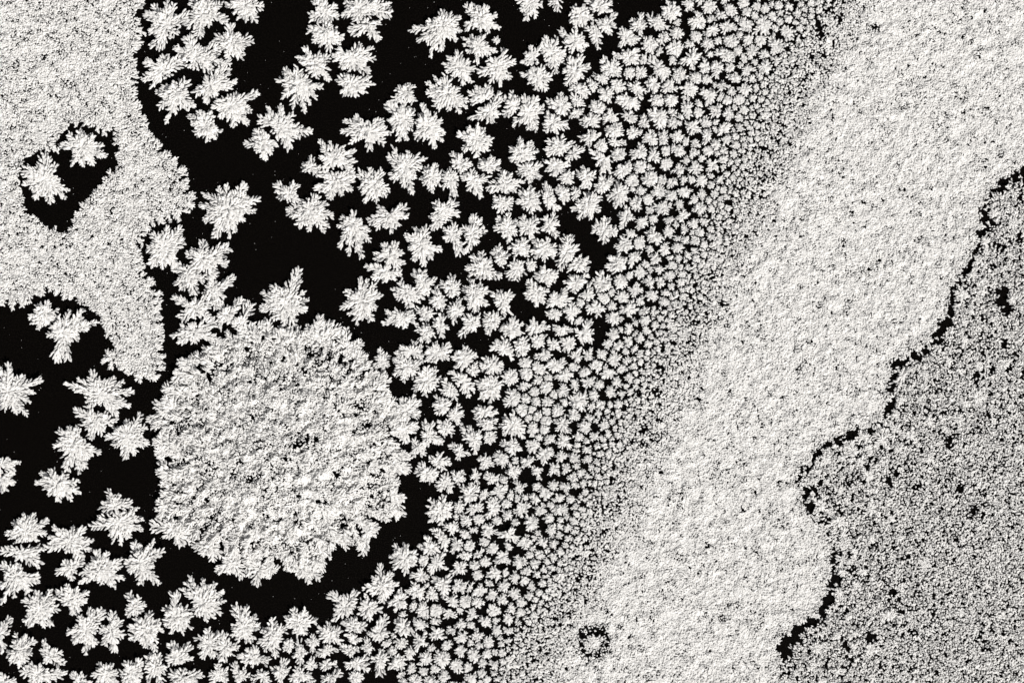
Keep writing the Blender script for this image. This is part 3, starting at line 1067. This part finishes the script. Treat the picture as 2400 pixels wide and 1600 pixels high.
# left field, fine and even
x, y = scatter(rng, -170, -60, 460, 900, 7.0)
m = in_poly(x, y, FIELD) & ~in_poly(x, y, BASIN)
m &= clear_of(x, y, 13)
x, y = x[m], y[m]
pit = fbm(x, y, 9, 5)
keep = (pit > .26) | (rng.random(len(x)) < .35)
x, y = x[keep], y[keep]
h = fbm(x, y, 26, 21)
e = 2.0
gx = (fbm(x + e, y, 26, 21) - fbm(x - e, y, 26, 21)) / (2 * e) * 6
gy = -(fbm(x, y + e, 26, 21) - fbm(x, y - e, 26, 21)) / (2 * e) * 6
field = link("frost_field", carpet("frost_field", rng, x, y, 5 + 5 * h, 5.6, gx, gy, .32), origin=W(0, 400))
tagged(field, "fine even sheet of white frost crystals with a dark basin in it", "frost sheet", "stuff")
rows = rim_fronds(rng, FIELD[2:-1], 20, 8, 9, closed=False) + rim_fronds(rng, BASIN, 13, 6, 10, flip=-1)
rows = clear_rows(rows, 9)
fr = link("fringe", blades_to_mesh("fringe", rows, LEAF_V, LEAF_F), parent=field)
fr.location = -Vector(W(0, 400))
crust_under("crust", field, W(0, 400), -170, -60, 460, 900, 4.5,
            lambda a, b: in_poly(a, b, FIELD) & ~in_poly(a, b, BASIN) & (fbm(a, b, 9, 5) > .40) & clear_of(a, b, 16)
            & in_poly(a + 9, b, FIELD) & ~in_poly(a + 6, b + 6, BASIN) & ~in_poly(a - 6, b - 6, BASIN),
            lambda a, b: 4 + 4.5 * fbm(a, b, 26, 21), 3)

# right band: bright, bumpy, with dark pits
x, y = scatter(rng, 1080, -60, 2560, 1660, 6.4)
d = crack_dist(x, y)
left_of_crack = in_poly(x, y, [(1000, -200)] + [(2600, -200), (2600, 200)] + CRACK + [(1000, 1700)])
solid = xat(SOLID, y)
edge = xat(EDGE, y)
wob2 = fbm(x, y, 70, 79, 2)
wobble = (fbm(x, y, 16, 77) - .5) * 14 - 26 * np.clip(wob2 - .48, 0, 1)
m = left_of_crack & (d + wobble > 7.5) & (x > edge + 6) & clear_of(x, y, 1.5)
t = np.clip((x - edge + (fbm(x, y, 45, 88, 2) - .5) * 50) / (solid + 70 - edge), 0, 1.6)
ring = .55 * np.exp(-((np.abs(np.hypot(x - 1392, y - 1505) - 30) + (fbm(x, y, 15, 89) - .5) * 22) / 12) ** 2)
pit = fbm(x, y, 10, 31, 2)
pit2 = fbm(x, y, 60, 34, 2)
fp = fbm(x, y, 6.5, 36, 2)
mixp = np.clip(1.2 - t, 0, 1)
pit = pit * (1 - mixp) + fp * mixp
thr = .20 + .37 * np.clip(1.1 - t, 0, 1) ** .8 + .05 * (pit2 - .5) + .16 * (fbm(x, y, 19, 37, 1) < .18) * (t > .8) + ring
keep = m & ((pit > thr) | (rng.random(len(x)) < (.02 + .20 * np.clip(t, 0, 1)) * (1 - ring)))
keep &= rng.random(len(x)) < (.50 + .50 * np.clip(t, 0, 1))
xb, yb, tb = x[keep], y[keep], t[keep]
h = fbm(xb, yb, 20, 41)
gx = (fbm(xb + e, yb, 20, 41) - fbm(xb - e, yb, 20, 41)) / (2 * e) * 9
gy = -(fbm(xb, yb + e, 20, 41) - fbm(xb, yb - e, 20, 41)) / (2 * e) * 9
band = link("frost_band", carpet("frost_band", rng, xb, yb, 4 + 6 * h, 7.6 - 1.9 * np.clip(tb, 0, 1), gx * .8, gy * .8, .36 - .19 * np.clip(tb, 0, 1)), origin=W(1850, 800))
tagged(band, "broad bright band of grainy white frost beside the crack", "frost sheet", "stuff")

spots, ros = [], []
sx, sy = scatter(rng, 1800, 300, 2460, 1640, 700)
sd_ = crack_dist(sx, sy)
ok = ~in_poly(sx, sy, [(1000, -200), (2600, -200), (2600, 200)] + CRACK + [(1000, 1700)]) & (sd_ > 14) & (rng.random(len(sx)) < np.exp(-(sd_ - 17) / 60) )
for px_, py_ in zip(sx[ok], sy[ok]):
    q = rng.uniform(9, 20)
    if any((px_ - a) ** 2 + (py_ - b) ** 2 < (q + c) ** 2 for a, b, c in spots):
        continue
    spots.append((px_, py_, q))
    a0 = rng.uniform(0, 6.28)
    k = int(rng.integers(4, 8))
    tips = [(px_ + q * u * math.cos(a0 + j * 6.283 / k), py_ + q * u * math.sin(a0 + j * 6.283 / k)) for j, u in enumerate(rng.uniform(.5, 1.2, k))]
    c_, f_, m_ = star(rng, px_, py_, tips, rng.uniform(7, 10))
    for w_ in f_:
        ros += w_

crust_under("crust", band, W(1850, 800), 1080, -60, 2560, 1660, 4.5,
            lambda a, b: in_poly(a, b, [(1000, -200), (2600, -200), (2600, 200)] + CRACK + [(1000, 1700)]) & (crack_dist(a, b) > 22)
            & ((a - xat(EDGE, b)) / (xat(SOLID, b) + 70 - xat(EDGE, b)) > .85 + .5 * (fbm(a, b, 25, 7) - .5)) & (fbm(a, b, 10, 31, 2) > .30)
            & (np.abs(np.hypot(a - 1392, b - 1505) - 30) > 14),
            lambda a, b: 3.5 + 6 * fbm(a, b, 20, 41), 4)

# sheet beyond the crack: coarser, standing crystals, darker between them
x, y = scatter(rng, 1750, 250, 2560, 1660, 8.2)
d = crack_dist(x, y)
right = ~in_poly(x, y, [(1000, -200), (2600, -200), (2600, 200)] + CRACK + [(1000, 1700)])
wobble = (fbm(x, y, 18, 177) - .5) * 22 - 30 * np.clip(fbm(x, y, 70, 79, 2) - .48, 0, 1)
m = right & (d + wobble > 8)
for a, b, c in spots:
    m &= (np.abs(x - a) > c) | (np.abs(y - b) > c) | (np.hypot(x - a, y - b) > c * .95)
for hx, hy, hr in ((2352, 698, 26), (2362, 730, 16), (2356, 800, 12), (2366, 860, 12), (2290, 880, 7), (2225, 1030, 13), (2262, 1035, 9),
                   (2085, 1130, 11), (2275, 1195, 12), (2098, 1105, 8), (2030, 1340, 12), (2095, 1385, 10), (2036, 1490, 15), (2048, 1498, 9),
                   (1975, 1345, 14), (1985, 1520, 9), (2140, 1480, 7), (2250, 1140, 9), (2240, 1305, 9), (2330, 520, 8), (2390, 560, 10),
                   (2148, 1395, 8), (1932, 1245, 16), (2092, 1000, 8), (2030, 1095, 7), (2394, 470, 9)):
    m &= np.hypot(x - hx, (y - hy) * .8) + (fbm(x, y, 11, 300) - .5) * 30 > hr * .8
pit = fbm(x, y, 5.5, 131, 2)
pit2 = fbm(x, y, 70, 134, 2)
far = np.clip((d - 20) / 330, 0, 1)
thr = .46 - .08 * far + .10 * (pit2 - .5)
keep = m & ((pit > thr) | (rng.random(len(x)) < .16))
x, y = x[keep], y[keep]
h = fbm(x, y, 17, 141)
gx = (fbm(x + e, y, 17, 141) - fbm(x - e, y, 17, 141)) / (2 * e) * 10
gy = -(fbm(x, y + e, 17, 141) - fbm(x, y - e, 17, 141)) / (2 * e) * 10
sheet = link("frost_sheet", carpet("frost_sheet", rng, x, y, 3 + 6 * h, 6.2, gx * .6, gy * .6, .34, up=.10), origin=W(2200, 1100))
tagged(sheet, "coarse darker frost sheet with black gaps beyond the jagged crack", "frost sheet", "stuff")
rows = rim_fronds(rng, CRACK, 9, 5, 9, inside_off=20, closed=False, flip=1)


def open_crack(rows, half):
    A = np.array(rows)
    x = A[:, 0] + .8 * A[:, 6] * np.cos(A[:, 3])
    y = A[:, 1] - .8 * A[:, 6] * np.sin(A[:, 3])
    d = crack_dist(x, y)
    return [r for r, q in zip(rows, d) if q > half]


rows = open_crack(rows, 3)
o = link("fringe", blades_to_mesh("fringe", rows, LEAF_V, LEAF_F), parent=band)
o.location = -Vector(W(1850, 800))
lft = rim_fronds(rng, CRACK, 13, 6, 12, inside_off=26, closed=False, flip=-1)
lft = open_crack(lft + ros, 3.5)
fr = link("fringe", blades_to_mesh("fringe", lft, LEAF_V, LEAF_F), parent=sheet)
fr.location = -Vector(W(2200, 1100))

# great round mound
mound = bpy.data.objects.new("frost_mound", None)
scene.collection.objects.link(mound)
mc = W(655, 1050)
mound.location = mc
tagged(mound, "great round mound of frost with feathered rim, by far the largest growth", "frost mound")
x, y = scatter(rng, 360, 740, 960, 1340, 7.5)
m = in_poly(x, y, [(650 + (a - 650) * .97, 1050 + (b - 1050) * .97) for a, b in MOUND])
x, y = x[m], y[m]
rr = np.hypot(x - 650, y - 1050) / 270
pit = fbm(x, y, 10, 51, 2)
pit2 = fbm(x - .5 * y, y + .5 * x, 38, 54, 3)
smooth = np.exp(-(((x - 730) / 70) ** 2 + ((y - 1100) / 42) ** 2))
thr = .25 + .16 * (pit2 < .38) - .15 * smooth + .24 * np.clip((rr - .55) / .4, 0, 1)
dk = np.zeros(len(x))
for sx, sy, sr in ((712, 1034, 30), (582, 1122, 14), (678, 1072, 12), (792, 1112, 12), (745, 1172, 14)):
    g_ = np.exp(-(((x - sx) / sr) ** 2 + ((y - sy) / (sr * .7)) ** 2))
    dk = np.maximum(dk, g_)
    thr = thr + .32 * g_
keep = (pit > thr) | (rng.random(len(x)) < .2 - .16 * dk)
x, y, rr, sm = x[keep], y[keep], rr[keep], smooth[keep]


def mh(x, y):
    r = np.hypot(x - 650, y - 1050) / 280
    return 26 * np.clip(1 - r * r, 0, 1) + 16 * fbm(x + .6 * y, y - .6 * x, 30, 61, 2) + 12 * fbm(x, y, 13, 67, 2)


h = mh(x, y)
gx = (mh(x + e, y) - mh(x - e, y)) / (2 * e)
gy = -(mh(x, y + e) - mh(x, y - e)) / (2 * e)
crust = link("crust", carpet("crust", rng, x, y, h - 6, 6.4, gx * .6, gy * .6, .30 - .18 * sm), parent=mound)
crust.location = -Vector(mc)
crust_under("skin", mound, mc, 360, 740, 960, 1340, 4.5,
            lambda a, b: in_poly(a, b, [(650 + (p_ - 650) * .86, 1050 + (q_ - 1050) * .86) for p_, q_ in MOUND]) & (fbm(a, b, 10, 51, 2) > .36)
            & (fbm(a - .5 * b, b + .5 * a, 38, 54, 3) > .40) & (np.hypot(a - 712, (b - 1034) * 1.4) > 24) & (np.hypot(a - 582, (b - 1122) * 1.4) > 13),
            lambda a, b: mh(a, b) - 7, 5)
rows = []
for _ in range(380):
    a, q = rng.uniform(0, 6.283), math.sqrt(rng.uniform(.34, .98))
    k = rng.integers(0, len(MOUND))
    a0, a1 = MOUND[k - 1], MOUND[k]
    u = rng.random()
    ex, ey = a0[0] * u + a1[0] * (1 - u), a0[1] * u + a1[1] * (1 - u)
    px_, py_ = 650 + (ex - 650) * q, 1050 + (ey - 1050) * q
    if rng.random() > .25 + .75 * q * q:
        continue
    rad = math.atan2(-(py_ - 1050), px_ - 650)
    l = rng.uniform(16, 34) * (.45 + .55 * q)
    rad += rng.normal(0, .45)
    zz = float(mh(np.array([px_]), np.array([py_]))[0])
    rows += frond_rows(rng, px_, py_, px_ + l * math.cos(rad), py_ - l * math.sin(rad), l * rng.uniform(.3, .45), zz + 1, zz - 5, .62 + .25 * q)
o = link("plumes", blades_to_mesh("plumes", rows, LEAF_V, LEAF_F), parent=mound)
o.location = -Vector(mc)
for cs in parse(MOUND_RIM):
    for (C, tips, R) in cs:
        core, frs, mean = star(rng, C[0], C[1], tips, 13.0)
        rows = core
        for q in frs:
            rows = rows + q
        o = link("frond", blades_to_mesh("frond", rows, LEAF_V, LEAF_F), parent=mound)
        o.location = -Vector(mc)
rows = rim_fronds(rng, MOUND, 44, 15, 19, inside_off=20, z=12.0)
rows = clear_rows(rows, 3)
o = link("fringe", blades_to_mesh("fringe", rows, LEAF_V, LEAF_F), parent=mound)
o.location = -Vector(mc)

# ------------------------------------------------------------------ build the frost flowers
FGROUP = "frost flowers growing on the black ice"
prng = np.random.default_rng(99)
n_parts = 0
for fi, f in enumerate(named):
    built = [star(prng, C[0], C[1], T) for C, T in f["cs"]]
    built = [(trim(c_, fi), [trim(q, fi) for q in fr_], m_) for c_, fr_, m_ in built]
    org = Vector(W(f["x"], f["y"]))
    if f["r"] > 17:
        root = bpy.data.objects.new("frost_flower", None)
        scene.collection.objects.link(root)
        root.location = org
        for core, frs, mean in built:
            if not core:
                core = core_rows(prng, f["x"], f["y"], 5, 6.0)
            c = link("core", blades_to_mesh("core", core, LEAF_V, LEAF_F), parent=root)
            c.location = -org
            if mean > 20:
                # blades curled up on edge along the rim
                for _ in range(int(prng.integers(0, 5))):
                    q = frs[int(prng.integers(0, len(frs)))]
                    if len(q) > 6:
                        t = q[int(prng.integers(len(q) // 2, len(q)))]
                        q += curl_rows(prng, t[0] + 2, t[1] - 2, prng.uniform(3, 5), t[2] + 2)
            for q in frs:
                if not q:
                    continue
                o = link("frond", blades_to_mesh("frond", q, LEAF_V, LEAF_F), parent=root)
                o.location = -org
                n_parts += 1
        obj = root
    else:
        rows = [r for core, frs, mean in built for q in [core] + frs for r in q]
        obj = link("frost_flower", blades_to_mesh("frost_flower", rows, LEAF_V, LEAF_F), origin=tuple(org))
    tagged(obj, f["label"], "frost flower", group=FGROUP)
print("frond parts", n_parts)

rows = []
for fi, f in enumerate(rest):
    for C, T in f["cs"]:
        core, frs, mean = star(prng, C[0], C[1], T)
        for q in frs:
            core = core + q
        rows += trim(core, len(named) + fi, 2.0)
o = link("frost_swarm", blades_to_mesh("frost_swarm", rows, LEAF_V, LEAF_F), origin=W(1500, 800))
tagged(o, "swarm of tiny frost rosettes crowding the edge of the bright band", "frost swarm", "stuff")

# loose grains fallen on the bare ice
x, y = scatter(rng, -60, -60, 1800, 1660, 3500)
g = link("frost_dust", carpet("frost_dust", rng, x, y, np.full(len(x), 1.0), 1.5, 0, 0, .3), origin=W(900, 800))
tagged(g, "sparse specks of frost dust lying on the bare black ice", "frost dust", "stuff")
